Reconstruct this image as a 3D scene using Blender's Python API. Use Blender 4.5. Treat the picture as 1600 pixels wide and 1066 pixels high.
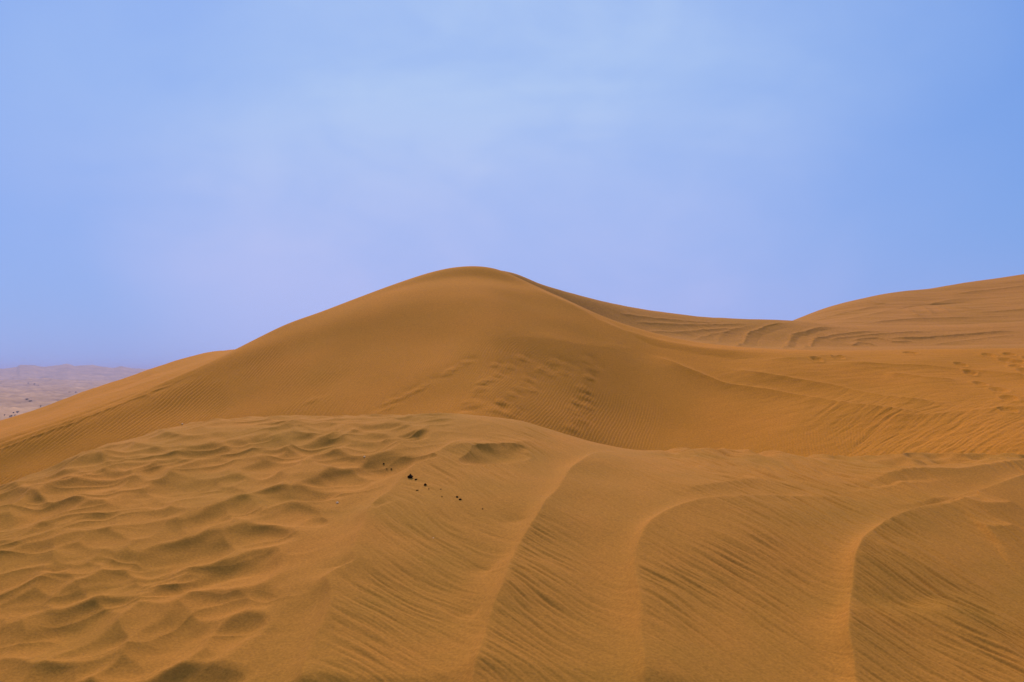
import bpy, bmesh, math, random
import numpy as np
from mathutils import Vector, noise as mnoise

# ------------------------------------------------------------------ clearing
for o in list(bpy.data.objects):
    bpy.data.objects.remove(o)
S = bpy.context.scene
COL = S.collection

# ------------------------------------------------------------------ camera
F = 1550.0            # focal length in photo pixels (photo 1600 wide)
HOR = 580.0           # photo row of the true horizon
cam_d = bpy.data.cameras.new("camera")
cam_d.sensor_width = 36.0
cam_d.lens = 36.0 * F / 1600.0
cam_d.shift_y = (HOR - 533.0) / 1600.0
cam_d.clip_start = 0.1
cam_d.clip_end = 60000
cam = bpy.data.objects.new("camera", cam_d)
COL.objects.link(cam)
cam.location = (0, 0, 0)
cam.rotation_euler = (math.radians(90), 0, 0)
S.camera = cam

# ------------------------------------------------------------------ sky, sun, exposure
SUN_EL, SUN_AZ = 41.0, -14.0        # azimuth from +Y (view direction), negative = left
w = bpy.data.worlds.new("World")
S.world = w
w.use_nodes = True
nt = w.node_tree
nt.nodes.clear()
def wn(t, **k):
    n = nt.nodes.new(t)
    for a, b in k.items():
        setattr(n, a, b)
    return n
def wmix(a, b, fac):
    m = wn('ShaderNodeMix', data_type='RGBA')
    for s, v in ((m.inputs[0], fac), (m.inputs[6], a), (m.inputs[7], b)):
        if hasattr(v, 'is_linked'):
            nt.links.new(v, s)
        else:
            s.default_value = v
    return m.outputs[2]
def wmath(op, a, b=None, clamp=False):
    m = wn('ShaderNodeMath', operation=op, use_clamp=clamp)
    for s, v in zip(m.inputs, (a, b)):
        if v is None: continue
        if hasattr(v, 'is_linked'):
            nt.links.new(v, s)
        else:
            s.default_value = v
    return m.outputs[0]
def wrange(v, a, b, c, d, smooth=True):
    m = wn('ShaderNodeMapRange', interpolation_type='SMOOTHSTEP' if smooth else 'LINEAR')
    nt.links.new(v, m.inputs[0])
    for i, q in enumerate((a, b, c, d)):
        m.inputs[i + 1].default_value = q
    return m.outputs[0]
sky = wn('ShaderNodeTexSky', sky_type='NISHITA')
sky.sun_disc = False
sky.sun_elevation = math.radians(SUN_EL)
sky.sun_rotation = math.radians(SUN_AZ)
sky.air_density = 1.3
sky.dust_density = 0.6
sky.ozone_density = 3.0
tc = wn('ShaderNodeTexCoord')
sep = wn('ShaderNodeSeparateXYZ')
nt.links.new(tc.outputs['Generated'], sep.inputs[0])
mp = wn('ShaderNodeMapping')
mp.inputs['Scale'].default_value = (1.0, 1.0, 1.7)
nt.links.new(tc.outputs['Generated'], mp.inputs['Vector'])
def wnoise(scale, detail, rough, dist, off):
    m = wn('ShaderNodeMapping')
    m.inputs['Location'].default_value = off
    nt.links.new(mp.outputs[0], m.inputs['Vector'])
    n = wn('ShaderNodeTexNoise')
    n.inputs['Scale'].default_value = scale
    n.inputs['Detail'].default_value = detail
    n.inputs['Roughness'].default_value = rough
    n.inputs['Distortion'].default_value = dist
    nt.links.new(m.outputs[0], n.inputs['Vector'])
    return n.outputs['Fac']
thin = wnoise(3.4, 4.0, 0.5, 0.6, (1.3, 0.4, 2.2))
fine = wnoise(9.0, 5.0, 0.55, 0.4, (4.0, 2.0, 0.7))
# veils of high thin cloud: soft patches at fixed bearings, edges torn by noise
wc = wn('ShaderNodeTexNoise')
wc.inputs['Scale'].default_value = 3.0
wc.inputs['Detail'].default_value = 4.0
nt.links.new(tc.outputs['Generated'], wc.inputs['Vector'])
wsub = wn('ShaderNodeVectorMath', operation='SUBTRACT')
nt.links.new(wc.outputs['Color'], wsub.inputs[0]); wsub.inputs[1].default_value = (0.5, 0.5, 0.5)
wsc = wn('ShaderNodeVectorMath', operation='SCALE')
nt.links.new(wsub.outputs[0], wsc.inputs[0]); wsc.inputs['Scale'].default_value = 0.15
wadd = wn('ShaderNodeVectorMath', operation='ADD')
nt.links.new(tc.outputs['Generated'], wadd.inputs[0]); nt.links.new(wsc.outputs[0], wadd.inputs[1])
wnm = wn('ShaderNodeVectorMath', operation='NORMALIZE')
nt.links.new(wadd.outputs[0], wnm.inputs[0])
clear = None
# (bearing from straight ahead, elevation, radius, strength), degrees
for (b_, e_, r_, k_) in ((-1, 9, 14, .72), (-2, 20, 9, .58), (-17, 17, 10, .30), (-9, 5, 9, .34), (14, 23, 10, .34), (12, 8, 13, .16), (-26, 10, 7, .12),
                         (-60, 30, 16, .5), (65, 35, 16, .4), (-100, 25, 30, .5), (120, 30, 35, .5), (180, 40, 40, .5), (0, 70, 35, .5)):
    v = Vector((math.sin(math.radians(b_)) * math.cos(math.radians(e_)), math.cos(math.radians(b_)) * math.cos(math.radians(e_)), math.sin(math.radians(e_))))
    dt = wn('ShaderNodeVectorMath', operation='DOT_PRODUCT')
    nt.links.new(wnm.outputs[0], dt.inputs[0]); dt.inputs[1].default_value = v
    g_ = wmath('SUBTRACT', 1.0, wrange(dt.outputs['Value'], math.cos(math.radians(r_ * 1.55)), 1.0, 0.0, k_))
    clear = g_ if clear is None else wmath('MULTIPLY', clear, g_)
pat = wrange(wmath('ADD', wmath('MULTIPLY', thin, 0.75), wmath('MULTIPLY', fine, 0.25)), 0.35, 0.65, 0.72, 1.28)
cloud = wmath('MULTIPLY', wmath('SUBTRACT', 1.0, clear), pat, clamp=True)
CL_HI = (4.3, 5.85, 9.0, 1)
CL_LO = (4.7, 5.4, 9.0, 1)
HAZY = (3.5, 4.2, 8.8, 1)
SKYB = (1.75, 3.45, 8.6, 1)
SKYR = (1.5, 3.25, 8.1, 1)
skys = wn('ShaderNodeVectorMath', operation='SCALE')
nt.links.new(sky.outputs[0], skys.inputs[0])
skys.inputs['Scale'].default_value = 1.0
blue = wmix(skys.outputs[0], wmix(SKYB, SKYR, wrange(sep.outputs['X'], 0.0, 0.6, 0.0, 1.0)), 0.85)
clc = wmix(CL_LO, CL_HI, wrange(sep.outputs['Z'], 0.08, 0.30, 0.0, 1.0))
c1 = wmix(blue, clc, cloud)
hz = wmath('MULTIPLY', wrange(sep.outputs['Z'], 0.0, 0.14, 0.4, 0.0), wrange(sep.outputs['X'], -0.45, -0.1, 0.1, 1.0))
c2 = wmix(c1, HAZY, hz)
bg = wn('ShaderNodeBackground')
bg.inputs['Strength'].default_value = 0.1
nt.links.new(c2, bg.inputs['Color'])
wo = wn('ShaderNodeOutputWorld')
nt.links.new(bg.outputs[0], wo.inputs[0])

sun_d = bpy.data.lights.new("sun", 'SUN')
sun_d.energy = 4.3
sun_d.angle = math.radians(7)
sun_d.color = (1.0, 0.80, 0.50)
sun = bpy.data.objects.new("sun", sun_d)
COL.objects.link(sun)
az, el = math.radians(SUN_AZ), math.radians(SUN_EL)
sdir = Vector((math.sin(az) * math.cos(el), math.cos(az) * math.cos(el), math.sin(el)))
sun.rotation_euler = (-sdir).to_track_quat('-Z', 'Y').to_euler()
sun.location = sdir * 50

S.view_settings.view_transform = 'Standard'
S.view_settings.look = 'None'
S.view_settings.exposure = 0.0
S.view_settings.gamma = 1.0
S.cycles.volume_bounces = 2

# ------------------------------------------------------------------ numeric helpers
f32 = np.float32
def _hash(ix, iy, seed):
    h = (ix.astype(np.int64) * 374761393 + iy.astype(np.int64) * 668265263 + seed * 1442695041) & 0xffffffff
    h = ((h ^ (h >> 13)) * 1274126177) & 0xffffffff
    return h ^ (h >> 16)
_ang = np.linspace(0, 2 * np.pi, 256, endpoint=False)
GX, GY = np.cos(_ang).astype(f32), np.sin(_ang).astype(f32)
def gn(x, y, seed=0):
    """gradient noise, about -1..1"""
    x = np.asarray(x, f32); y = np.asarray(y, f32)
    x0 = np.floor(x); y0 = np.floor(y)
    fx = x - x0; fy = y - y0
    ix = x0.astype(np.int64); iy = y0.astype(np.int64)
    def g(dx, dy):
        k = _hash(ix + dx, iy + dy, seed) & 255
        return GX[k] * (fx - dx) + GY[k] * (fy - dy)
    u = fx * fx * fx * (fx * (fx * 6 - 15) + 10)
    v = fy * fy * fy * (fy * (fy * 6 - 15) + 10)
    a = g(0, 0) * (1 - u) + g(1, 0) * u
    b = g(0, 1) * (1 - u) + g(1, 1) * u
    return (a * (1 - v) + b * v) * 1.5
def fbm(x, y, seed=0, oct=3, gain=0.5):
    s = 0; a = 1.0
    for i in range(oct):
        s = s + a * gn(x, y, seed + i * 17)
        x = x * 2.03 + 7.1; y = y * 2.03 - 3.3; a *= gain
    return s
def sstep(a, b, x):
    t = np.clip((x - a) / (b - a), 0, 1)
    return t * t * (3 - 2 * t)
def smooth_curve(pts, q, sig=0.0):
    """smooth interpolation of (px, value) pairs at q (pchip-like, no overshoot)"""
    p = np.array(pts, float)
    x, y = p[:, 0], p[:, 1]
    h = np.diff(x); d = np.diff(y) / h
    m = np.zeros_like(y)
    for i in range(1, len(x) - 1):
        if d[i - 1] * d[i] > 0:
            w1, w2 = 2 * h[i] + h[i - 1], h[i] + 2 * h[i - 1]
            m[i] = (w1 + w2) / (w1 / d[i - 1] + w2 / d[i])
    m[0], m[-1] = d[0], d[-1]
    q = np.asarray(q, float)
    qc = np.clip(q, x[0], x[-1])
    i = np.clip(np.searchsorted(x, qc, side='right') - 1, 0, len(h) - 1)
    t = (qc - x[i]) / h[i]
    r = ((1 + 2 * t) * (1 - t) ** 2 * y[i] + t * (1 - t) ** 2 * h[i] * m[i]
         + t * t * (3 - 2 * t) * y[i + 1] + t * t * (t - 1) * h[i] * m[i + 1])
    if sig > 0:
        g = np.arange(q.min() - 3 * sig, q.max() + 3 * sig + 1, 1.0)
        k = np.arange(-int(3 * sig), int(3 * sig) + 1)
        k = np.exp(-0.5 * (k / sig) ** 2); k /= k.sum()
        v = np.convolve(np.pad(smooth_curve(pts, g), len(k) // 2, mode='edge'), k, mode='valid')
        r = np.interp(q, g, v)
    return r

class Dune:
    """a dune surface lofted through rails; grid[column, row] of x, y, z in metres"""
    def __init__(self, pxs, rails, counts):
        self.px = np.asarray(pxs, float)
        self.u = (self.px - 800.0) / F
        Yr = np.stack([r[0] for r in rails], 1)          # columns x rails
        Zr = np.stack([r[1] for r in rails], 1)
        K = Yr.shape[1]
        h = np.diff(Yr, axis=1); d = np.diff(Zr, axis=1) / h
        m = np.zeros_like(Zr)
        m[:, 0] = d[:, 0]; m[:, -1] = d[:, -1]
        for k in range(1, K - 1):
            m[:, k] = (d[:, k - 1] * h[:, k] + d[:, k] * h[:, k - 1]) / (h[:, k - 1] + h[:, k])
        Ys, Zs = [], []
        for k in range(K - 1):
            n = counts[k]
            t = np.linspace(0, 1, n, endpoint=(k == K - 2))[None, :]
            hk = h[:, k:k + 1]
            Ys.append(Yr[:, k:k + 1] + t * hk)
            Zs.append((1 + 2 * t) * (1 - t) ** 2 * Zr[:, k:k + 1] + t * (1 - t) ** 2 * hk * m[:, k:k + 1]
                      + t * t * (3 - 2 * t) * Zr[:, k + 1:k + 2] + t * t * (t - 1) * hk * m[:, k + 1:k + 2])
        self.Y = np.concatenate(Ys, 1).astype(f32)
        self.Z = np.concatenate(Zs, 1).astype(f32)
        self.X = (self.u[:, None] * self.Y).astype(f32)
    def hit(self, px, row):
        """point of the surface first met by the sight line of a photo pixel"""
        c = int(np.argmin(np.abs(self.px - px)))
        r = HOR - F * self.Z[c] / self.Y[c]
        k = np.nonzero(r <= row)[0]
        j = int(k[0]) if len(k) else int(np.argmin(r))
        return np.array([(px - 800.0) / F * self.Y[c, j], self.Y[c, j], self.Z[c, j]])
    def line(self, pts, n=6):
        """photo polyline -> smooth world polyline on the surface (x, y)"""
        P = np.array([self.hit(*p)[:2] for p in pts])
        out = []
        for i in range(len(P) - 1):
            p0, p1, p2, p3 = P[max(i - 1, 0)], P[i], P[i + 1], P[min(i + 2, len(P) - 1)]
            for t in np.linspace(0, 1, n, endpoint=False):
                out.append(0.5 * ((2 * p1) + (p2 - p0) * t + (2 * p0 - 5 * p1 + 4 * p2 - p3) * t * t
                                  + (3 * p1 - p0 - 3 * p2 + p3) * t ** 3))
        out.append(P[-1])
        return np.array(out)
    def near(self, L, margin):
        lo, hi = L.min(0) - margin, L.max(0) + margin
        return (self.X > lo[0]) & (self.X < hi[0]) & (self.Y > lo[1]) & (self.Y < hi[1])
    def ridge(self, pts, amp, wl, wr, soft=0.02, taper=(0.1, 0.1), wob=0.0, seed=3, margin=3.0, n=6, calm=None):
        """crest or groove along a line: exponential flanks of widths wl / wr to its two sides"""
        L = self.line(pts, n)
        msk = self.near(L, margin)
        x, y = self.X[msk], self.Y[msk]
        if wob:
            x = x + wob * gn(x * 1.7, y * 1.7, seed); y = y + wob * gn(x * 1.7 + 9, y * 1.7, seed + 1)
        best = np.full(x.shape, 1e9, f32); side = np.zeros(x.shape, f32); par = np.zeros(x.shape, f32)
        seg = np.linalg.norm(np.diff(L, axis=0), axis=1); cum = np.concatenate([[0], np.cumsum(seg)])
        sn = np.diff(L, axis=0) / np.maximum(seg, 1e-6)[:, None]
        for i in range(len(seg)):
            a, dvec, l = L[i], (L[i + 1] - L[i]), max(seg[i], 1e-6)
            dx, dy = dvec / l
            rx, ry = x - a[0], y - a[1]
            t = np.clip(rx * dx + ry * dy, 0, l)
            ex, ey = rx - t * dx, ry - t * dy
            d2 = ex * ex + ey * ey
            b = d2 < best
            best[b] = d2[b]
            p_, n_ = sn[max(i - 1, 0)], sn[min(i + 1, len(seg) - 1)]
            jx = np.where(t <= 0, dx + p_[0], np.where(t >= l, dx + n_[0], dx))
            jy = np.where(t <= 0, dy + p_[1], np.where(t >= l, dy + n_[1], dy))
            side[b] = np.sign(jx * ey - jy * ex)[b]
            par[b] = ((cum[i] + t) / cum[-1])[b]
        d = np.sqrt(best)
        ww = np.where(side < 0, wl, wr)
        ds = np.sqrt(d * d + soft * soft) - soft
        e = np.exp(-ds / ww)
        tp = np.ones_like(d)
        if taper[0] > 0: tp = tp * sstep(0, taper[0], par)
        if taper[1] > 0: tp = tp * sstep(0, taper[1], 1 - par)
        fade = 1 - sstep(margin * 0.6, margin * 0.95, d)
        if calm is not None:
            tp = tp * (0.85 + 0.28 * gn(self.X[msk] * 1.3, self.Y[msk] * 1.3, seed + 500))
        self.Z[msk] += (amp * e * tp * fade).astype(f32)
        if calm is not None:
            calm[msk] = np.maximum(calm[msk], np.where(side < 0, np.exp(-(d / 0.45) ** 2), np.exp(-(d / 0.03) ** 2)) * tp)
    def build(self, name, mat):
        n, m = self.X.shape
        return grid_mesh(name, self.X, self.Y, self.Z, mat)

def grid_mesh(name, X, Y, Z, mat, wrap=False):
    n, m = X.shape
    co = np.stack([X, Y, Z], -1).reshape(-1, 3).astype(f32)
    i = np.arange(n if wrap else n - 1)[:, None]; j = np.arange(m - 1)[None, :]
    i2 = (i + 1) % n
    a = i * m + j; b = i2 * m + j; c = i2 * m + j + 1; d = i * m + j + 1
    q = np.stack([a, b, c, d], -1).reshape(-1, 4).astype(np.int32)
    me = bpy.data.meshes.new(name)
    me.vertices.add(len(co)); me.vertices.foreach_set('co', co.ravel())
    me.loops.add(q.size); me.loops.foreach_set('vertex_index', q.ravel())
    me.polygons.add(len(q))
    me.polygons.foreach_set('loop_start', np.arange(0, q.size, 4, dtype=np.int32))
    me.polygons.foreach_set('use_smooth', np.ones(len(q), bool))
    me.update(calc_edges=True)
    me.materials.append(mat)
    o = bpy.data.objects.new(name, me)
    COL.objects.link(o)
    return o

# ------------------------------------------------------------------ materials
def sand(name, dark, light, scale, grain_scale, bump, bdist):
    m = bpy.data.materials.new(name); m.use_nodes = True
    t = m.node_tree; N = t.nodes; Lk = t.links
    b = N['Principled BSDF']
    b.inputs['Roughness'].default_value = 0.95
    b.inputs['Specular IOR Level'].default_value = 0.08
    tc = N.new('ShaderNodeTexCoord')
    n1 = N.new('ShaderNodeTexNoise'); n1.inputs['Scale'].default_value = scale
    n1.inputs['Detail'].default_value = 5; n1.inputs['Roughness'].default_value = 0.55
    n1.inputs['Distortion'].default_value = 0.5
    Lk.new(tc.outputs['Object'], n1.inputs['Vector'])
    r = N.new('ShaderNodeValToRGB')
    r.color_ramp.elements[0].position = 0.3; r.color_ramp.elements[0].color = (*dark, 1)
    r.color_ramp.elements[1].position = 0.7; r.color_ramp.elements[1].color = (*light, 1)
    Lk.new(n1.outputs['Fac'], r.inputs[0])
    # single grains of paler and darker minerals
    n2 = N.new('ShaderNodeTexNoise'); n2.inputs['Scale'].default_value = grain_scale
    n2.inputs['Detail'].default_value = 3; n2.inputs['Roughness'].default_value = 0.7
    Lk.new(tc.outputs['Object'], n2.inputs['Vector'])
    r2 = N.new('ShaderNodeMapRange')
    r2.inputs[1].default_value = 0.3; r2.inputs[2].default_value = 0.7
    r2.inputs[3].default_value = 0.80; r2.inputs[4].default_value = 1.20
    Lk.new(n2.outputs['Fac'], r2.inputs[0])
    mu = N.new('ShaderNodeVectorMath'); mu.operation = 'SCALE'
    Lk.new(r.outputs[0], mu.inputs[0]); Lk.new(r2.outputs[0], mu.inputs['Scale'])
    Lk.new(mu.outputs[0], b.inputs['Base Color'])
    bp = N.new('ShaderNodeBump'); bp.inputs['Strength'].default_value = bump
    bp.inputs['Distance'].default_value = bdist
    Lk.new(n2.outputs['Fac'], bp.inputs['Height']); Lk.new(bp.outputs[0], b.inputs['Normal'])
    return m
M_fore = sand('foreground_sand', (0.32, 0.137, 0.018), (0.395, 0.152, 0.022), 0.9, 55, 0.25, 0.01)
M_main = sand('dune_sand', (0.405, 0.150, 0.012), (0.45, 0.158, 0.014), 0.22, 14, 0.2, 0.03)
M_far = sand('distant_sand', (0.35, 0.142, 0.020), (0.40, 0.155, 0.028), 0.08, 6, 0.2, 0.06)
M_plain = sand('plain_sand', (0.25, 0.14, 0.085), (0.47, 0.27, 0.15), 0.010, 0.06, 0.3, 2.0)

# ================================================================== FOREGROUND DUNE
pxs = np.concatenate([np.arange(-2400, -300, 5.0), np.arange(-300, 1900, 0.95), np.arange(1900, 3800, 5.0)])
one = np.ones_like(pxs)
def row2z(row, Y): return -(row - HOR) / F * Y
crest_row = smooth_curve([(-420, 900), (-200, 832), (-80, 788), (0, 757), (60, 735), (130, 706), (200, 691), (300, 669), (400, 661),
                          (480, 656), (560, 658), (650, 658), (740, 661), (800, 664), (870, 682), (930, 697), (1000, 706),
                          (1100, 708), (1200, 714), (1300, 719), (1400, 722), (1500, 724), (1600, 722), (1800, 712), (2020, 700)], pxs, 14)
crest_Y = smooth_curve([(-420, 8), (-100, 9.2), (0, 9.8), (150, 11), (400, 12.6), (800, 12.6), (1000, 12), (1600, 11.6), (2020, 11.6)], pxs, 30)
zc = row2z(crest_row, crest_Y)
Y1 = 5.4
z1 = smooth_curve([(-420, -1.95), (0, -1.80), (300, -1.76), (800, -1.78), (1600, -1.84), (2020, -1.84)], pxs, 60)
zm = 0.5 * (zc + z1) + smooth_curve([(-420, .10), (0, .13), (500, .20), (900, .25), (1300, .27), (1600, .25), (2020, .15)], pxs, 60)
fd = Dune(pxs, [(1.4 * one, z1 * 0 - 2.25), (3.4 * one, z1 * 0.6 - 0.4 * 2.05 - .25), (Y1 * one, z1), (0.5 * (Y1 + crest_Y), zm),
                (crest_Y, zc), (crest_Y + 1.6, zc - 0.62), (crest_Y + 6, zc - 3.6), (crest_Y + 9, zc - 6.0)],
          [12, 60, 520, 400, 60, 40, 8])
fX, fY = fd.X, fd.Y
base = fd.Z.copy()
def below(line_pts, margin):
    """signed side of a world line: >0 on its right"""
    L = fd.line(line_pts, 3)
    o = np.argsort(L[:, 1])
    return fX - np.interp(fY, L[o, 1], L[o, 0])

# long tyre-track berms, half blown over: steep faces to the left, long faces to the right
RA = [(760, 684), (700, 708), (655, 733), (622, 760), (598, 786), (582, 802), (572, 830), (560, 852), (553, 880), (555, 898), (535, 911),
      (516, 926), (519, 950), (506, 985), (492, 1020), (478, 1066), (468, 1120)]
RB = [(1015, 704), (968, 708), (932, 722), (900, 746), (870, 781), (850, 806), (826, 845), (806, 880), (794, 905), (786, 940), (769, 985),
      (756, 1020), (746, 1066), (738, 1140)]
RC = [(1330, 776), (1240, 786), (1152, 797), (1106, 803), (1060, 814), (1026, 830), (1004, 850), (996, 872), (996, 900), (1000, 950),
      (1004, 1000), (1010, 1066), (1016, 1130)]
RD = [(1640, 752), (1600, 767), (1567, 780), (1506, 796), (1460, 810), (1414, 825), (1383, 838), (1355, 857), (1342, 880), (1335, 905),
      (1333, 940), (1330, 985), (1327, 1015), (1333, 1045), (1340, 1090), (1345, 1140)]
sA = below(RA, 1)
LB_ = fd.line(RB, 3); oB_ = np.argsort(LB_[:, 1])
fd2 = fd
calm = np.zeros_like(fd.Z)
fd2.ridge(RA, 0.11, 0.13, 0.8, 0.015, (0.15, 0.05), 0.03, 5, calm=calm)
fd2.ridge(RB, 0.12, 0.11, 0.8, 0.012, (0.30, 0.02), 0.02, 6, calm=calm)
fd2.ridge(RC, 0.095, 0.085, 0.8, 0.03, (0.25, 0.08), 0.02, 7, calm=calm)
fd2.ridge(RD, 0.125, 0.08, 0.7, 0.015, (0.05, 0.02), 0.02, 8, calm=calm)
# lesser crests and gutters
fd2.ridge([(1215, 750), (1136, 763), (1090, 772), (1050, 781)], 0.05, 0.5, 0.25, 0.02, (0.3, 0.3), 0.02, 9)
fd2.ridge([(1440, 935), (1490, 972), (1545, 1010), (1600, 1050), (1660, 1090)], 0.06, 0.35, 0.14, 0.02, (0.25, 0.05), 0.02, 12)
fd2.ridge([(690, 660 + 40), (735, 697), (790, 700), (850, 690)], 0.05, 0.3, 0.3, 0.02, (0.2, 0.4), 0.03, 17)
# notches where the wind cuts through the berms
zkeep = fd.Z; fd.Z = base.copy()
for pts in ([(770, 822), (805, 818), (832, 820)], [(725, 900), (760, 896), (782, 899)], [(690, 975), (725, 970), (752, 974)], [(560, 803), (585, 800), (600, 802)]):
    fd.ridge(pts, -0.022, 0.10, 0.12, 0.05, (0.5, 0.3), 0.03, 18, margin=1.2)
fd.ridge([(1330, 757), (1418, 751), (1478, 752), (1520, 750), (1600, 735), (1680, 728)], 0.13, 0.4, 0.5, 0.015, (0.25, 0.1), 0.03, 10)
fd.ridge([(1395, 755), (1440, 779), (1475, 793)], 0.04, 0.25, 0.25, 0.02, (0.2, 0.2), 0.02, 11)
fd.ridge([(1490, 800), (1540, 812), (1585, 808)], 0.05, 0.3, 0.2, 0.015, (0.2, 0.05), 0.03, 14)
fd.ridge([(1530, 842), (1562, 843), (1590, 841)], 0.05, 0.3, 0.2, 0.015, (0.2, 0.05), 0.03, 15)
fd.Z = zkeep + (fd.Z - base)

# trampled hollows: (photo px, row of the dark far wall, half width in px, depth factor)
Z1 = [(840, 122, 78), (970, 104, 45), (1120, 78, 60), (1090, 190, 66), (770, 245, 105), (930, 240, 50), (870, 168, 60), (400, 252, 78),
      (200, 357, 82), (630, 327, 52), (520, 327, 45), (415, 402, 82), (600, 412, 62), (895, 372, 66), (785, 490, 120), (370, 505, 76),
      (180, 442, 50), (320, 482, 40), (130, 545, 105), (70, 605, 95), (350, 574, 60), (500, 605, 85), (690, 585, 80), (930, 600, 110),
      (250, 640, 55), (350, 665, 78), (140, 722, 95), (740, 672, 80), (500, 722, 80), (290, 775, 140), (60, 850, 120), (730, 815, 125),
      (400, 865, 75), (180, 855, 55), (560, 935, 80), (665, 915, 60), (200, 1005, 105), (790, 1005, 140), (390, 945, 55), (600, 1075, 90),
      (20, 700, 70), (880, 730, 75), (250, 215, 46), (560, 130, 40), (700, 172, 56), (640, 205, 56), (1180, 134, 48), (1245, 122, 30),
      (20, 470, 60), (60, 780, 60), (30, 980, 90), (960, 830, 90), (470, 520, 60), (240, 570, 60), (380, 760, 60), (20, 330, 60), (1010, 150, 36),
      (470, 165, 44), (330, 200, 40), (560, 255, 46), (300, 300, 50), (690, 425, 60), (800, 405, 40), (100, 420, 50)]
Z7 = [(1500, 200, 150), (440, 172, 125), (335, 232, 55), (200, 262, 95), (120, 152, 55), (90, 345, 90), (840, 120, 40), (820, 315, 115),
      (1010, 285, 70), (570, 105, 40), (430, 108, 45), (200, 108, 55), (640, 180, 50), (980, 150, 60), (760, 150, 40)]
rng = np.random.RandomState(4)
bowls = []
for (zx, zy, r) in Z1: bowls.append((zx / 2.562, 650 + zy / 2.562, r / 2.562))
for (zx, zy, r) in Z7: bowls.append((400 + zx / 3.9475, 640 + zy / 3.9475, r / 3.9475))
for k in range(46):      # outside the frame, the same kind of ground
    bowls.append((rng.uniform(-330, -30), rng.uniform(840, 1080), rng.uniform(18, 45)))
wx = fX + 0.11 * gn(fX * 1.4, fY * 1.4, 40) + 0.06 * gn(fX * 3.3, fY * 3.3, 41)
wy = fY + 0.16 * gn(fX * 1.3 + 5, fY * 1.3, 42) + 0.08 * gn(fX * 3.2, fY * 3.2, 43)
pits = []
for (px, row, hw) in bowls:
    P = fd.hit(px, row + 2)
    rx = 1.4 * hw * P[1] / F
    ry = min(max(1.25 * rx, 0.2), 1.0)
    pits.append((P[0], P[1] - 0.35 * ry, rx, ry, rng.uniform(0.1, 0.6), min(0.31 * rx, 0.12) * rng.uniform(0.85, 1.15)))
n_own = len(pits)
Lb = fd.line(RA, 3); ob = np.argsort(Lb[:, 1])
for k in range(900):                                   # lesser hollows between the large ones
    y = rng.uniform(4.6, 12.8); x = rng.uniform(-0.62, 0.12) * y
    if x > np.interp(y, Lb[ob, 1], Lb[ob, 0]) - 0.5: continue
    r = rng.uniform(0.12, 0.28)
    if any(((x - p[0]) / p[2]) ** 2 + ((y - p[1]) / p[3]) ** 2 < 0.85 for p in pits): continue
    pits.append((x, y, r, r * rng.uniform(0.7, 1.2), rng.uniform(0.1, 0.7), 0.26 * r * rng.uniform(0.5, 1.0)))
slab = 0.035 + 0.03 * gn(fX / 1.1, fY / 1.1, 44)
pit = slab.astype(f32)
for (cx, cy, rx, ry, ang, dep) in pits:
    R_ = 1.9 * max(rx, ry) + 0.3
    msk = (np.abs(fX - cx) < R_) & (np.abs(fY - cy) < R_)
    x, y = wx[msk] - cx, wy[msk] - cy
    ca, sa = math.cos(ang), math.sin(ang)
    a = (x * ca - y * sa) / rx; b = (x * sa + y * ca) / ry
    q = np.where(b > 0, b * 1.3, b * 0.8)              # the far wall is the steeper one
    d2 = a * a + q * q
    v = np.where(d2 < 2.6, dep * (d2 - 1.0), 9.0)
    pit[msk] = np.minimum(pit[msk], v)
# soften a little (blown sand) along both grid directions
def blur(A, n0, n1):
    for ax, n in ((0, n0), (1, n1)):
        for _ in range(2):
            c = np.cumsum(np.pad(A, [(n + 1, n) if k == ax else (0, 0) for k in (0, 1)], mode='edge'), axis=ax, dtype=np.float64)
            sl1 = [slice(None)] * 2; sl2 = [slice(None)] * 2
            sl1[ax] = slice(2 * n + 1, None); sl2[ax] = slice(None, -(2 * n + 1))
            A = ((c[tuple(sl1)] - c[tuple(sl2)]) / (2 * n + 1)).astype(f32)
    return A
pit = 0.95 * blur(pit, 2, 3)
hum = 1 - sstep(-0.9, 0.1, sA + 0.25 * gn(fX * 1.2, fY * 1.2, 45))
lone = np.where(pit < 0, pit, 0)
pit = pit * (0.82 + 0.34 * np.clip(fbm(fX / 2.2, fY / 2.2, 46, 2), -1, 1)) * (1 - 0.35 * sstep(9.5, 11.5, fY))
ca_, sa_ = math.cos(0.5), math.sin(0.5)
r1 = (wx * ca_ + wy * sa_) / 0.95; r2 = (-wx * sa_ + wy * ca_) / 0.36
rg = 1 - np.abs(fbm(r1, r2, 47, 2, 0.45))
pit = pit + (0.030 * np.clip(rg, 0, 1) ** 2 - 0.012) * (0.5 + 0.5 * np.clip(fbm(fX / 1.6, fY / 1.6, 48, 1), -1, 1))
fd.Z += (pit * hum + lone * (1 - hum)).astype(f32)

# photo position of every vertex of the unwrinkled dune, used only to say which ground is trampled and which is wind-streaked
cu = (fX / fY)
streak_m = sstep(-0.15, 0.35, sA)
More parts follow.
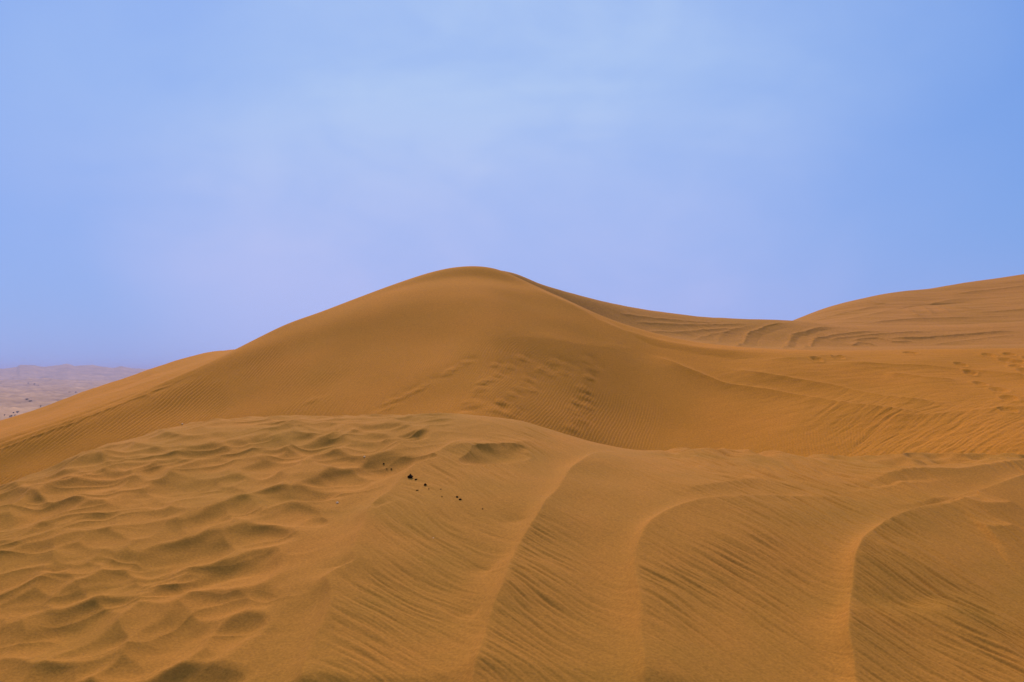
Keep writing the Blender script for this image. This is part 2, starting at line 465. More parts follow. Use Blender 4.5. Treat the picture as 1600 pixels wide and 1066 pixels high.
# wind streaks fan out from the right of the viewer
ax_ = np.arctan2(fX - 5.9, fY) * 9.0
al = np.hypot(fX - 5.9, fY)
wrp = 0.16 * gn(fX * 0.8, fY * 0.55, 60) + 0.03 * gn(fX * 2.6, fY * 1.7, 59)
st = fbm((ax_ + wrp) / 0.050, al / 0.55, 61, 2, 0.55)
st2 = fbm((ax_ + 1.3 * wrp) / 0.11, al / 0.9, 66, 2, 0.5)
patch = sstep(-0.45, 0.45, fbm(fX * 0.55, fY * 0.35, 70, 2))
sharp = np.where(st > 0, st * 0.7, st * 1.2)
ab = np.where(fX > np.interp(fY, LB_[oB_, 1], LB_[oB_, 0]), 1.0, 0.62)
fd.Z += (ab * streak_m * (1 - 0.8 * calm) * (1 - 0.8 * sstep(0.005, 0.05, -lone)) * (0.0105 * sharp * (0.22 + 0.95 * patch) + 0.0085 * st2 * (0.15 + 1.0 * patch))).astype(f32)
# trampled ground: small lumps
lump = fbm(fX / 0.35, fY / 0.6, 80, 3, 0.5)
fd.Z += ((1 - streak_m) * (0.009 * lump)).astype(f32)
fd.Z += (0.05 * fbm(fX / 2.4, fY / 3.0, 90, 2)).astype(f32) * sstep(4, 8, fY)
# broken wind scarps near the far crest at the right
px_of = (800 + F * fX / fY)
far_r = sstep(1330, 1420, px_of) * sstep(0.84, 0.93, fY / crest_Y[:, None]) * (1 - sstep(1.04, 1.12, fY / crest_Y[:, None]))
sc = 1 - np.abs(fbm(fX / 0.7, fY / 1.1, 95, 3))
fd.Z += (far_r * 0.17 * (sc - 0.6)).astype(f32)
far_c = sstep(1000, 1060, px_of) * (1 - sstep(1330, 1420, px_of)) * sstep(0.86, 0.95, fY / crest_Y[:, None]) * (1 - sstep(1.03, 1.1, fY / crest_Y[:, None]))
fd.Z += (far_c * 0.12 * (1 - np.abs(fbm(fX / 0.5, fY / 1.4, 97, 2)) - 0.6)).astype(f32)
o = fd.build('foreground_dune', M_fore); o['kind'] = 'structure'

# ================================================================== MAIN DUNE
pxm = np.concatenate([np.arange(-500, -30, 3.0), np.arange(-30, 1630, 0.7), np.arange(1630, 2201, 3.0)])
onem = np.ones_like(pxm)
mrow = smooth_curve([(-500, 860), (-200, 756), (0, 686), (100, 652), (200, 616), (300, 577), (360, 550), (400, 530), (450, 506), (500, 488),
                     (560, 465), (620, 443), (680, 424), (710, 418), (740, 416), (770, 419), (800, 430), (850, 453), (900, 476), (940, 497),
                     (1000, 520), (1060, 535), (1120, 543), (1200, 547), (1300, 548), (1450, 546), (1600, 544), (1900, 540), (2200, 536)], pxm, 10)
mY = smooth_curve([(-500, 42), (0, 46), (300, 53), (360, 55), (500, 58), (740, 62), (900, 61), (1200, 58), (1600, 55), (2200, 52)], pxm, 40)
mz = row2z(mrow, mY)
frow = smooth_curve([(-500, 960), (0, 762), (130, 710), (300, 672), (480, 660), (800, 668), (1000, 708), (1300, 722), (1600, 724), (2200, 710)], pxm, 30)
slope = smooth_curve([(-500, .38), (300, .42), (740, .42), (900, .40), (1050, .36), (1200, .30), (1600, .24), (2200, .22)], pxm, 60)
fv = (frow - HOR) / F
ftY = (slope * mY - mz) / (slope + fv)
ftz = -fv * ftY
def smo(v, sig=90):
    g = np.arange(-700, 2401, 1.0); k = np.exp(-0.5 * (np.arange(-3 * sig, 3 * sig + 1) / sig) ** 2); k /= k.sum()
    return np.interp(pxm, g, np.convolve(np.pad(np.interp(g, pxm, v), 3 * sig, mode='edge'), k, mode='valid'))
mzs = smo(mz)
mid = lambda t, dz: (ftY + (mY - ftY) * t, ftz + (0.35 * mz + 0.65 * mzs - ftz) * t + dz)
bul = smooth_curve([(-500, .1), (300, .2), (500, .35), (740, .55), (900, .40), (1000, .46), (1150, .40), (1300, .25), (1600, .15), (2200, .1)], pxm, 60)
low = smooth_curve([(-500, 0), (300, 0), (500, .0), (740, .08), (900, .32), (1050, .62), (1250, .50), (1400, .3), (1600, .15), (2200, 0)], pxm, 60)
b62 = smooth_curve([(-500, .08), (300, .12), (500, .2), (740, .32), (880, .45), (1000, .78), (1200, .78), (1400, .4), (1600, .15), (2200, .1)], pxm, 50)
b80 = smooth_curve([(-500, .1), (300, .2), (500, .34), (740, .52), (830, .50), (900, .66), (1000, .86), (1200, .78), (1400, .4), (1600, .15), (2200, .1)], pxm, 40)
b91 = smooth_curve([(-500, .06), (300, .12), (500, .22), (740, .34), (830, .38), (900, .50), (1000, .54), (1200, .46), (1400, .22), (1600, .1), (2200, .08)], pxm, 40)
md = Dune(pxm, [(ftY - 14, ftz - 4.6), (ftY - 6, ftz - 2.4), (ftY, ftz), mid(0.45, low), mid(0.62, b62), mid(0.80, b80), mid(0.91, b91), (mY, mz),
                (mY + 3, mz - 0.55), (mY + 10, mz - 4.0), (mY + 26, mz - 9.5)],
          [12, 60, 310, 110, 150, 110, 100, 40, 24, 10])
X, Y = md.X, md.Y
pm = 800 + F * X / Y
tt = (Y - ftY[:, None]) / (mY - ftY)[:, None]
# broad hollows and swells
md.Z += (0.16 * fbm(X / 7.0, Y / 7.0, 110, 2) * sstep(-.3, .2, tt) * (1 - sstep(.75, .98, tt))).astype(f32)
# the ledge across the middle of the face and the wind-cut flank lines
md.ridge([(700, 536), (760, 531), (850, 530), (920, 541), (965, 542), (1010, 543)], 0.13, 2.6, 1.6, 0.15, (0.5, 0.2), 0.1, 120, margin=6)
md.ridge([(905, 470), (962, 508), (1007, 533), (1053, 545), (1104, 553), (1180, 557), (1300, 556)], -0.07, 0.7, 0.5, 0.15, (0.35, 0.35), 0.06, 121, margin=3)
md.ridge([(1007, 549), (1040, 562), (1071, 575), (1101, 586), (1137, 600), (1195, 611), (1250, 623), (1289, 630), (1342, 638), (1403, 644), (1466, 647)],
         0.20, 0.8, 0.22, 0.03, (0.15, 0.15), 0.05, 122)
md.ridge([(1130, 572), (1200, 586), (1250, 596), (1301, 606), (1352, 618), (1397, 625), (1453, 629), (1499, 633)], 0.17, 0.7, 0.22, 0.03, (0.2, 0.2), 0.05, 123)
md.ridge([(1290, 566), (1340, 569), (1402, 573), (1473, 577), (1542, 584), (1620, 590)], 0.15, 0.7, 0.22, 0.03, (0.2, 0.1), 0.05, 124)
md.ridge([(1380, 583), (1420, 588), (1460, 593), (1500, 595)], 0.11, 0.5, 0.2, 0.03, (0.2, 0.2), 0.05, 125)
md.ridge([(1180, 562), (1240, 560), (1300, 557), (1345, 558)], 0.09, 0.5, 0.2, 0.03, (0.3, 0.2), 0.05, 126)
md.ridge([(1330, 654), (1420, 650), (1540, 641), (1640, 632)], 0.06, 0.4, 0.4, 0.03, (0.3, 0.2), 0.05, 127)
# the tyre track running down the left shoulder
md.ridge([(0, 699), (100, 663), (200, 624), (290, 588), (345, 560)], -0.17, 0.32, 0.42, 0.12, (0.0, 0.3), 0.05, 128, margin=4)
md.ridge([(0, 706), (100, 669), (200, 630), (290, 592), (345, 563)], 0.12, 0.16, 0.2, 0.06, (0.0, 0.35), 0.05, 129, margin=3)
md.ridge([(0, 690), (100, 655), (200, 618), (290, 581)], -0.09, 0.25, 0.25, 0.08, (0.0, 0.4), 0.12, 1290, margin=3)
md.ridge([(800, 560), (880, 566), (960, 580), (1050, 592), (1150, 612), (1250, 640)], -0.18, 3.2, 3.0, 1.2, (0.35, 0.35), 0.0, 1291, margin=11)
md.ridge([(808, 436), (850, 460), (900, 483), (940, 505), (1000, 527), (1060, 541), (1120, 549), (1220, 553)], 0.13, 1.0, 0.7, 0.2, (0.15, 0.3), 0.05, 1292, margin=5)
md.ridge([(560, 492), (640, 478), (720, 470), (800, 468)], 0.10, 2.0, 2.0, 0.5, (0.4, 0.4), 0.1, 1293, margin=7)
# wind ripples running down the face, leaning right
th = math.radians(17)
wv = 0.10 * gn(X / 3.2, Y / 3.2, 130) + 0.04 * gn(X / 0.9, Y / 1.6, 131) + 0.25 * gn(X / 9, Y / 9, 132)
ac = X * math.cos(th) - Y * math.sin(th) + wv
lam = 0.125
ph = ac / lam + 0.30 * gn(X / 0.5, Y / 1.4, 133)
rip = np.sin(2 * np.pi * ph) + 0.28 * np.sin(4 * np.pi * ph + 0.8)
ph2 = ac / 0.205 + 0.30 * gn(X / 0.8, Y / 1.8, 134)
rip2 = np.sin(2 * np.pi * ph2) + 0.28 * np.sin(4 * np.pi * ph2 + 0.8)
big = 1 - sstep(430, 620, pm + 60 * gn(X / 2.5, Y / 2.5, 137))
rip = 0.0052 * rip * (1 - big) + 0.0105 * rip2 * big
rm = sstep(-0.35, 0.35, fbm(X / 3.5, Y / 3.5, 135, 2) + 0.15)
left = 1 - sstep(840, 1000, pm)
zone = 1 - sstep(0.30, 0.62, tt + 0.12 * gn(X / 4, Y / 4, 136))
zone = np.where(pm < 480, 1 - sstep(0.66, 0.84, tt), zone * 1.0)
zone = np.maximum(zone, sstep(330, 480, 480 + 150 - pm) * (1 - sstep(0.66, 0.84, tt)))
zl = left * zone
zr = sstep(1130, 1210, pm) * (1 - sstep(1330, 1420, pm)) * (1 - sstep(0.12, 0.30, tt)) * 0.9
zc2 = sstep(780, 860, pm) * (1 - sstep(1000, 1070, pm)) * (1 - sstep(0.22, 0.42, tt))
zn = np.clip(np.maximum(np.maximum(zl * (0.25 + 0.75 * rm), zr), zc2), 0, 1)
md.Z += (rip * zn).astype(f32)
# streaky scoured fan at the foot of the right flank
fan = sstep(1270, 1400, pm + 200 * tt) * (1 - sstep(0.25, 0.55, tt)) * (1 - 0.5 * sstep(1500, 1620, pm))
ac2 = (X * math.cos(math.radians(52)) - Y * math.sin(math.radians(52))); al2 = (X * math.sin(math.radians(52)) + Y * math.cos(math.radians(52)))
fs = fbm((ac2 + 0.12 * gn(X / 1.5, Y / 1.5, 141)) / 0.36, al2 / 3.4, 140, 3, 0.55)
md.Z += (fan * 0.038 * np.where(fs > 0, fs * 0.7, fs)).astype(f32)
md.Z += (sstep(1000, 1250, pm) * (1 - sstep(.85, 1, tt)) * 0.012 * fbm(X / 1.6, Y / 0.45, 145, 2)).astype(f32)
# footprints
feet = [(902, 648), (893, 640), (914, 622), (819, 602), (800, 618), (782, 630), (770, 641), (748, 610), (742, 634), (724, 650), (656, 609), (627, 622), (698, 585), (720, 572), (765, 595), (848, 578), (925, 577), (920, 592), (910, 610), (899, 630), (918, 637), (909, 658), (918, 566), (893, 671), (811, 608), (829, 611), (823, 594), (842, 581),
        (858, 586), (805, 644), (815, 562), (866, 568), (884, 575), (729, 567), (708, 578), (666, 602), (644, 615),
        (608, 630), (606, 639), (586, 649), (487, 628), (752, 600), (737, 620), (732, 629), (777, 588), (795, 575), (772, 572), (714, 650),
        (775, 643), (795, 649), (1501, 570), (1516, 583), (1575, 564), (1591, 566),
        (1587, 573), (1577, 554), (1562, 610), (1577, 623), (1532, 600), (1309, 558), (1276, 562), (1423, 552), (1545, 555), (1604, 580), 
        (1575, 640), (880, 584), (1610, 560), (1640, 575), (1660, 600)]
rng = np.random.RandomState(9)
for (px, row) in feet:
    P = md.hit(px, row)
    r = rng.uniform(0.22, 0.32)
    msk = (np.abs(X - P[0]) < 1.6) & (np.abs(Y - P[1]) < 2.2)
    x = X[msk] - P[0] + 0.06 * gn(X[msk] * 4, Y[msk] * 4, 150)
    y = Y[msk] - P[1]
    if px < 1200:      # steps kicked into the face: a level heap with a steep lower front, a shallow scoop above it
        a = (x - 0.25 * y) / r
        b = np.where(y < 0, y / (0.75 * r), y / (1.9 * r))
        d2 = a * a + b * b
        z_ = 0.034 * rng.uniform(0.6, 1.3) * np.exp(-d2 ** 1.5) - 0.030 * np.exp(-((x - 0.3) / r) ** 2 - ((y - 1.9 * r) / r) ** 2)
    else:              # open footprints on the gentle flank
        a = x / r; b = y / (r * 1.6)
        d2 = a * a + b * b
        z_ = -0.075 * np.exp(-d2 ** 1.4) + 0.03 * np.exp(-((np.sqrt(d2) - 1.35) / 0.4) ** 2)
    md.Z[msk] += z_.astype(f32)
o = md.build('main_dune', M_main); o['kind'] = 'structure'

# ================================================================== LEFT SHOULDER
pxl = np.arange(-700, 620, 1.6)
lrow = smooth_curve([(-700, 900), (-300, 745), (0, 659), (60, 641), (120, 618), (200, 591), (250, 573.5), (300, 559), (340, 551.5), (375, 550), (450, 565), (620, 600)], pxl, 8)
lY = smooth_curve([(-700, 62), (0, 66), (340, 72), (620, 74)], pxl, 30)
lz = row2z(lrow, lY)
nrow = np.interp(pxl, pxm, mrow); nY = np.interp(pxl, pxm, mY) + 2.0
nz = row2z(nrow, nY) - 0.35
ol = np.ones_like(pxl)
ld = Dune(pxl, [(nY - 10, nz - 4.5), (nY, nz), (0.45 * nY + 0.55 * lY, nz * 0.45 + lz * 0.55 + 0.12), (lY, lz), (lY + 6, lz - 1.6), (lY + 60, lz - 26)],
          [20, 130, 110, 30, 14])
ld.ridge([(150, 612), (215, 596), (240, 590), (232, 578)], 0.05, 0.4, 0.3, 0.05, (0.2, 0.2), 0.1, 160)
ld.ridge([(60, 655), (130, 629), (200, 609), (300, 575)], 0.08, 0.8, 0.4, 0.05, (0.2, 0.2), 0.1, 161)
ld.Z += (0.035 * fbm(ld.X / 1.8, ld.Y / 3.0, 162, 3)).astype(f32)
o = ld.build('shoulder_dune', M_main); o['kind'] = 'structure'

# ================================================================== BACK DUNE (the tracked bowl behind the right flank)
pxb = np.arange(640, 2300, 1.3)
brow = smooth_curve([(640, 475), (720, 440), (770, 424), (800, 428), (850, 446), (900, 460), (950, 473), (1000, 483), (1050, 491), (1100, 497), (1150, 500),
                     (1200, 502), (1245, 504.5), (1330, 512), (1450, 513), (1600, 507), (1900, 490), (2300, 470)], pxb, 8)
bY = smooth_curve([(640, 78), (800, 78), (1000, 88), (1245, 98), (1600, 104), (2300, 110)], pxb, 40)
bz = row2z(brow, bY)
qrow = np.interp(pxb, pxm, mrow); qY = np.interp(pxb, pxm, mY) + 6
drow = np.interp(pxb, [640, 900, 1000, 1200, 1600, 2300], [520, 510, 535, 562, 562, 560])
dz_ = row2z(drow, qY + 4)
bd = Dune(pxb, [(qY - 3, dz_ - 3), (qY + 4, dz_), (0.5 * (qY + 4 + bY), 0.5 * (dz_ + bz) - 0.7), (bY, bz), (bY + 4, bz - 0.8), (bY + 40, bz - 14)],
          [20, 190, 160, 30, 14])
TR = [([(1150, 548), (1165, 530), (1185, 517), (1215, 507), (1250, 504)], 0.20), ([(1172, 548), (1185, 532), (1205, 520), (1235, 511), (1262, 508)], -0.22),
      ([(1234, 548), (1245, 533), (1262, 524), (1290, 516), (1330, 513)], -0.25), ([(1222, 548), (1235, 531), (1255, 521), (1285, 513), (1325, 511)], 0.18),
      ([(1255, 548), (1270, 536), (1290, 528), (1330, 522), (1400, 516)], 0.20), ([(1290, 533), (1330, 527), (1400, 521), (1470, 518)], 0.15),
      ([(985, 503), (1040, 507), (1100, 509), (1180, 506)], 0.12), ([(1005, 518), (1060, 520), (1110, 516), (1170, 514)], 0.12), ([(960, 490), (1010, 496), (1080, 503), (1140, 505)], 0.10),
      ([(1080, 532), (1110, 524), (1150, 519)], 0.10), ([(1330, 533), (1370, 530), (1400, 536), (1430, 533)], 0.22), ([(1380, 528), (1430, 530), (1490, 526), (1600, 517)], 0.25),
      ([(1400, 520), (1480, 518), (1560, 513), (1650, 508)], -0.16), ([(1450, 540), (1530, 530), (1600, 523)], 0.1), ([(1330, 541), (1345, 537), (1372, 541)], 0.2),
      ([(1110, 540), (1125, 528), (1150, 514), (1190, 506)], 0.08)]
for k, (l, a) in enumerate(TR):
    bd.ridge(l, a * (0.22 if a < 0 else 0.8), 0.28, 0.24, 0.05, (0.15, 0.2), 0.15, 170 + k, margin=3.5)
bd.Z += (0.03 * fbm(bd.X / 3.2, bd.Y / 2.2, 190, 2)).astype(f32)
o = bd.build('back_dune', M_far); o['kind'] = 'structure'

# ================================================================== RIGHT HILL OF SAND
pxr = np.arange(1150, 2500, 1.4)
rrow = smooth_curve([(1020, 600), (1120, 560), (1200, 525), (1245, 505), (1275, 493), (1300, 484), (1350, 471), (1400, 462), (1430, 458.5), (1450, 457), (1500, 448.5), (1550, 442),
                     (1600, 435), (1750, 412), (2000, 380), (2500, 350)], pxr, 7)
rY = smooth_curve([(1020, 150), (1245, 150), (1600, 165), (2500, 175)], pxr, 40)
rz = row2z(rrow, rY)
erow = np.interp(pxr, pxb, brow); eY = np.interp(pxr, pxb, bY) + 10
ez = row2z(erow + 12, eY)
rd = Dune(pxr, [(eY - 20, ez - 4), (eY, ez), (eY * 0.5 + rY * 0.5, 0.45 * ez + 0.55 * rz), (rY, rz), (rY + 8, rz - 2), (rY + 60, rz - 25)], [16, 170, 170, 30, 14])
HR = [([(1290, 505), (1350, 494), (1420, 481), (1480, 470), (1540, 466), (1620, 461)], 0.3), ([(1330, 508), (1420, 500), (1500, 498), (1600, 492)], 0.25),
      ([(1440, 497), (1425, 488), (1415, 482)], 0.4), ([(1462, 494), (1448, 485), (1440, 478)], 0.4), ([(1490, 492), (1470, 483), (1458, 477)], 0.4),
      ([(1535, 484), (1490, 480), (1470, 475)], 0.3), ([(1355, 472), (1370, 476), (1388, 474)], 0.25), ([(1380, 487), (1450, 475), (1560, 470)], -0.25),
      ([(1500, 487), (1540, 489), (1600, 484), (1660, 480)], 0.25), ([(1260, 505), (1320, 490), (1400, 475)], 0.2), ([(1480, 462), (1560, 452), (1640, 444)], 0.2)]
for k, (l, a) in enumerate(HR):
    rd.ridge(l, a * (0.35 if a >= 0.3 else 0.75), 0.5, 0.4, 0.10, (0.25, 0.25), 0.15, 200 + k, margin=6)
rd.Z += (0.08 * fbm(rd.X / 9.0, rd.Y / 2.4, 220, 2)).astype(f32)
o = rd.build('far_right_dune', M_far); o['kind'] = 'structure'

# ================================================================== DESERT PLAIN out to the horizon
th_f = np.radians(np.concatenate([np.arange(-180, -36, 3.0), np.arange(-36, -14, 0.03), np.arange(-14, 40, 0.5), np.arange(40, 180, 3.0)]))
rr = np.concatenate([np.linspace(0.5, 200, 30, endpoint=False), np.exp(np.linspace(math.log(200), math.log(13000), 620))])
TH, RR = np.meshgrid(th_f, rr, indexing='ij')
pX, pY = (RR * np.sin(TH)).astype(f32), (RR * np.cos(TH)).astype(f32)
PZ = -42.0
pZ = -9.0 + (PZ + 9.0) * sstep(60, 330, RR)
amp = sstep(250, 700, RR)
wa = pX + 30 * gn(pX / 140, pY / 140, 300); wb = pY + 30 * gn(pX / 140, pY / 140, 301)
ridg = 1 - np.abs(fbm(wa / 110, wb / 170, 302, 3, 0.5))
pZ = pZ + amp * (11.0 * (ridg - 0.6) + 3.0 * fbm(pX / 420, pY / 420, 305, 2) + 2.0 * fbm(pX / 30, pY / 45, 306, 2))
hpx = 800 + F * np.tan(np.clip(TH, -1.2, 1.2))
htop = np.interp(hpx, [-900, -400, -120, 0, 26, 31, 55, 70, 90, 105, 118, 145, 160, 178, 190, 205, 230, 300, 700, 1600, 2600],
                 [574, 570, 575, 577, 574, 570.5, 571, 573.5, 571.5, 570, 573, 572, 574.5, 575.5, 572.5, 576, 577, 575, 574, 576, 574])
hz_ = row2z(htop, 6200.0)
hill = sstep(4300, 6200, RR) * (1 - 0.7 * sstep(6400, 9500, RR))
pZ = pZ + hill * (hz_ - PZ) * (0.94 + 0.10 * fbm(pX / 500, pY / 500, 310, 3))
hill2 = np.exp(-((RR - 3600) / 420) ** 2) * sstep(230, 40, hpx)
pZ = pZ + hill2 * 10 * (1 + 0.6 * fbm(pX / 300, pY / 300, 315, 2))
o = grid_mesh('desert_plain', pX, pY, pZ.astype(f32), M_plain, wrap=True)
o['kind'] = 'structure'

# ================================================================== THINGS
def simple_mat(name, c1, c2, sc, rough):
    m = bpy.data.materials.new(name); m.use_nodes = True
    t = m.node_tree; b = t.nodes['Principled BSDF']; b.inputs['Roughness'].default_value = rough
    n = t.nodes.new('ShaderNodeTexNoise'); n.inputs['Scale'].default_value = sc; n.inputs['Detail'].default_value = 4
    tcn = t.nodes.new('ShaderNodeTexCoord'); t.links.new(tcn.outputs['Object'], n.inputs['Vector'])
    r = t.nodes.new('ShaderNodeValToRGB')
    r.color_ramp.elements[0].position = .35; r.color_ramp.elements[1].position = .65
    r.color_ramp.elements[0].color = (*c1, 1); r.color_ramp.elements[1].color = (*c2, 1)
    t.links.new(n.outputs['Fac'], r.inputs[0]); t.links.new(r.outputs[0], b.inputs['Base Color'])
    return m
M_dark = simple_mat('dark_clump', (0.010, 0.004, 0.002), (0.03, 0.012, 0.004), 60, 1.0)
M_dark.node_tree.nodes['Principled BSDF'].inputs['Specular IOR Level'].default_value = 0.05
M_pale = simple_mat('pale_shell', (0.6, 0.42, 0.24), (0.75, 0.56, 0.36), 40, 0.6)
M_leaf = simple_mat('shrub_leaf', (0.10, 0.075, 0.05), (0.15, 0.115, 0.075), 3, 0.9)
M_stem = simple_mat('shrub_stem', (0.06, 0.04, 0.025), (0.1, 0.07, 0.04), 5, 0.9)
def tag(o, label, cat, group=None):
    o['label'] = label; o['category'] = cat
    if group: o['group'] = group
def lump_mesh(name, r, seed, squash, peak, mat, rough=0.28):
    bm = bmesh.new()
    bmesh.ops.create_icosphere(bm, subdivisions=4, radius=1.0)
    for v in bm.verts:
        p = v.co.copy()
        k = 1 + rough * mnoise.noise(p * 1.6 + Vector((seed * 3.1, seed, 0))) + 0.5 * rough * mnoise.noise(p * 4 + Vector((0, seed * 2.0, 5)))
        p *= k
        if p.z > 0: p.z += peak * p.z * max(0, 1 - math.hypot(p.x, p.y) * 1.3)
        v.co = Vector((p.x * squash[0], p.y * squash[1], p.z * squash[2])) * r
    me = bpy.data.meshes.new(name); bm.to_mesh(me); bm.free()
    for f in me.polygons: f.use_smooth = True
    me.materials.append(mat)
    o = bpy.data.objects.new(name, me); COL.objects.link(o)
    return o
def put(o, dune, px, row, sink):
    P = dune.hit(px, row)
    o.location = (P[0], P[1], P[2] + sink)
G = 'dark pebbles scattered on the streaked sand'
PB = [(641, 746.5, 4.0, (1.1, .9, .85), .7, 'largest black pebble, pointed on top, at the upper left end of the scattered row'),
      (650, 749.8, 1.8, (1.6, .8, .6), 0, 'flat dark brown chip lying just right of the largest black pebble'),
      (664.5, 758.5, 2.3, (1, 1, .95), .2, 'second largest black pebble, round, in the middle of the scattered row'),
      (670, 764.5, 1.1, (1.1, 1, .7), 0, 'tiny brown pebble just below the round black pebble'),
      (652, 766.5, 1.3, (1.7, .8, .5), 0, 'thin dark chip at the tip of a dark sand streak, below the largest black pebble'),
      (689, 764.8, 1.1, (1.2, .9, .7), 0, 'tiny brown pebble alone right of the middle, upper of two specks'),
      (690.5, 777, 1.2, (1.3, .9, .7), 0, 'tiny brown pebble alone right of the middle, lower of two specks'),
      (714, 777.3, 1.9, (1.2, .9, .8), .1, 'small black pebble, upper of the close pair at the right end'),
      (719, 781.5, 2.0, (1.2, .9, .8), .1, 'small black pebble, lower of the close pair at the right end'),
      (599.5, 725.3, 1.7, (1.1, 1, .7), 0, 'small dark pebble on the shaded hollow, farthest up left of the scatter'),
      (611.5, 733.8, 1.8, (1.8, .8, .5), 0, 'flat brown chip below the pebble in the shaded hollow'),
      (604, 733.4, 1.3, (1.7, .8, .4), 0, 'thin faint brown chip beside the flat brown chip in the hollow'),
      (754, 796, 1.0, (1.2, 1, .7), 0, 'tiny brown speck of pebble farthest right of the scatter')]
for k, (px, row, r, sq, pk, lab) in enumerate(PB):
    o = lump_mesh('pebble', r / 195, k + 2, sq, pk, M_dark)
    put(o, fd, px, row, r / 180 * 0.3)
    o.rotation_euler = (0, 0, k * 0.8 if k else 0.1)
    tag(o, lab, 'pebble', G)
PL = [(fd, 527, 786.5, 1.3, 'tiny pale chip on the smooth sand left of the dark pebbles, nearest one'),
      (fd, 569.5, 715, 1.1, 'tiny pale chip on the crest of a hummock above the dark pebbles'),
      (fd, 677, 841, 0.6, 'faint pale grain on the streaked sand below the dark pebbles'),
      (md, 285, 663, 5.0, 'small white stone on the rippled lower left face of the big dune')]
for k, (dn, px, row, r, lab) in enumerate(PL):
    o = lump_mesh('pale_pebble', r / 150, k + 30, (1.1, .9, .8), 0, M_pale)
    put(o, dn, px, row, r / 150 * 0.4)
    tag(o, lab, 'pale pebble', 'pale chips on the sand')

# shrubs out on the plain: stems and a crown of many small leaf faces
def plain_at(px, row):
    a = math.atan((px - 800) / F)
    c = int(np.argmin(np.abs(th_f - a)))
    R = rr; y = R * math.cos(th_f[c])
    rw = HOR - F * pZ[c] / np.maximum(y, 1)
    ok = np.nonzero((rw <= row) & (R > 300))[0]
    j = int(ok[0])
    return Vector((R[j] * math.sin(a), R[j] * math.cos(a), float(pZ[c, j])))
def shrub(seed, w_, h_):
    random.seed(seed)
    root = bpy.data.objects.new('desert_shrub', None); COL.objects.link(root)
    bm = bmesh.new()
    for i in range(9):
        a = random.uniform(0, 6.283); t = random.uniform(.2, .8)
        tip = Vector((math.cos(a) * w_ * .4 * t, math.sin(a) * w_ * .4 * t, h_ * random.uniform(.5, .85)))
        p0 = Vector((math.cos(a) * .1, math.sin(a) * .1, -.3))
        sd = Vector((-math.sin(a), math.cos(a), 0)) * .06
        up = Vector((math.cos(a), math.sin(a), -.3)) * .06
        r0 = [bm.verts.new(p0 + q) for q in (sd, up, -sd, -up)]
        r1 = [bm.verts.new(tip + q * .3) for q in (sd, up, -sd, -up)]
        for k in range(4): bm.faces.new((r0[k], r0[(k + 1) % 4], r1[(k + 1) % 4], r1[k]))
    me = bpy.data.meshes.new('stems'); bm.to_mesh(me); bm.free(); me.materials.append(M_stem)
    s = bpy.data.objects.new('stems', me); COL.objects.link(s); s.parent = root
    bm = bmesh.new()
    cl = [(Vector((random.gauss(0, .24) * w_, random.gauss(0, .24) * w_, h_ * random.uniform(.3, .8))), random.uniform(.16, .3)) for _ in range(9)]
    for i in range(520):
        c, rad = random.choice(cl)
        d = Vector((random.gauss(0, 1), random.gauss(0, 1), random.gauss(0, .8))).normalized() * rad * w_ * random.uniform(.4, 1)
        p = c + d
        p.z = max(p.z, .05)
        n1 = Vector((random.gauss(0, 1), random.gauss(0, 1), random.gauss(0, 1))).normalized()
        n2 = n1.orthogonal().normalized(); n3 = n1.cross(n2)
        z_ = random.uniform(.1, .2) * max(w_, 1.5) / 3
        bm.faces.new([bm.verts.new(p + q) for q in (n2 * z_, n3 * z_ * .6, -n2 * z_, -n3 * z_ * .6)])
    me = bpy.data.meshes.new('foliage'); bm.to_mesh(me); bm.free(); me.materials.append(M_leaf)
    f = bpy.data.objects.new('foliage', me); COL.objects.link(f); f.parent = root
    return root
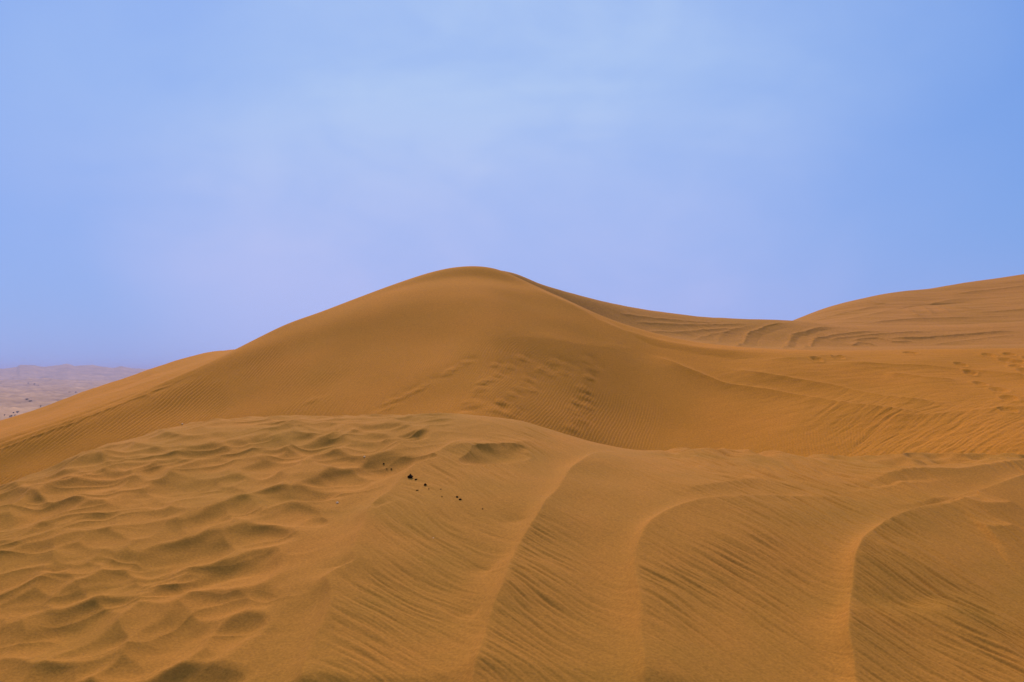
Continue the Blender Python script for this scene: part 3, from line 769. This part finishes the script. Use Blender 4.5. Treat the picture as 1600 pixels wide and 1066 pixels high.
SH = [(118.5, 614.5, 4.6, 3.6, 'lone dark shrub on the hazy plain, close above the dune slope'),
      (63.3, 638, 2.8, 3.0, 'single dark shrub on the plain, nearest to the dune edge'),
      (28, 646, 4.2, 2.2, 'widest dark shrub in the cluster low at the left edge'),
      (21, 646, 3.0, 1.8, 'dark shrub left of the widest one in the cluster'),
      (15.5, 653.5, 2.4, 2.0, 'left one of two dark shrubs side by side, lowest on the plain'),
      (18.3, 653.5, 2.4, 2.0, 'right one of two dark shrubs side by side, lowest on the plain'),
      (7, 651, 1.6, 1.8, 'thin small shrub at the far left, beside the two low ones'),
      (23, 651, 1.6, 1.6, 'small shrub just right of and above the two low ones'),
      (44, 600.5, 6.0, 3.0, 'faint shrub far out on the plain, leftmost of the three far ones'),
      (54, 602.5, 7.0, 4.0, 'dark shrub far out on the plain, middle and largest of the three far ones'),
      (59.5, 603.8, 5.0, 2.5, 'faint shrub far out on the plain, rightmost of the three far ones'),
      (42, 627.5, 5.0, 1.8, 'low dark shrub in a hollow halfway down the plain, left of a pair'),
      (47.5, 627.5, 5.0, 1.8, 'low dark shrub in a hollow halfway down the plain, right of a pair'),
      (108, 613.5, 4.0, 1.6, 'low faint shrub just left of the lone dark shrub above the slope')]
for k, (px, row, w_, h_, lab) in enumerate(SH):
    o = shrub(50 + k, w_ * 0.75, h_ * 0.8)
    o.location = plain_at(px, row)
    tag(o, lab, 'shrub', 'shrubs scattered on the desert plain')

# ================================================================== HAZE: the dusty air over the plain
top = max(float(pZ.max()), float(rd.Z.max())) + 3.0
bot = min(float(pZ.min()), -36.0) - 1.0
bm = bmesh.new()
bmesh.ops.create_cube(bm, size=1.0)
me = bpy.data.meshes.new('haze')
for v in bm.verts:
    v.co = Vector((v.co.x * 27000, v.co.y * 27000, bot if v.co.z < 0 else top))
bm.to_mesh(me); bm.free()
hm = bpy.data.materials.new('haze'); hm.use_nodes = True
t = hm.node_tree; t.nodes.clear()
pv = t.nodes.new('ShaderNodeVolumePrincipled')
pv.inputs['Color'].default_value = (0.48, 0.54, 0.93, 1)
pv.inputs['Density'].default_value = 0.00015
pv.inputs['Anisotropy'].default_value = 0.0
mo = t.nodes.new('ShaderNodeOutputMaterial'); t.links.new(pv.outputs[0], mo.inputs['Volume'])
me.materials.append(hm)
o = bpy.data.objects.new('haze', me); COL.objects.link(o); o['kind'] = 'stuff'
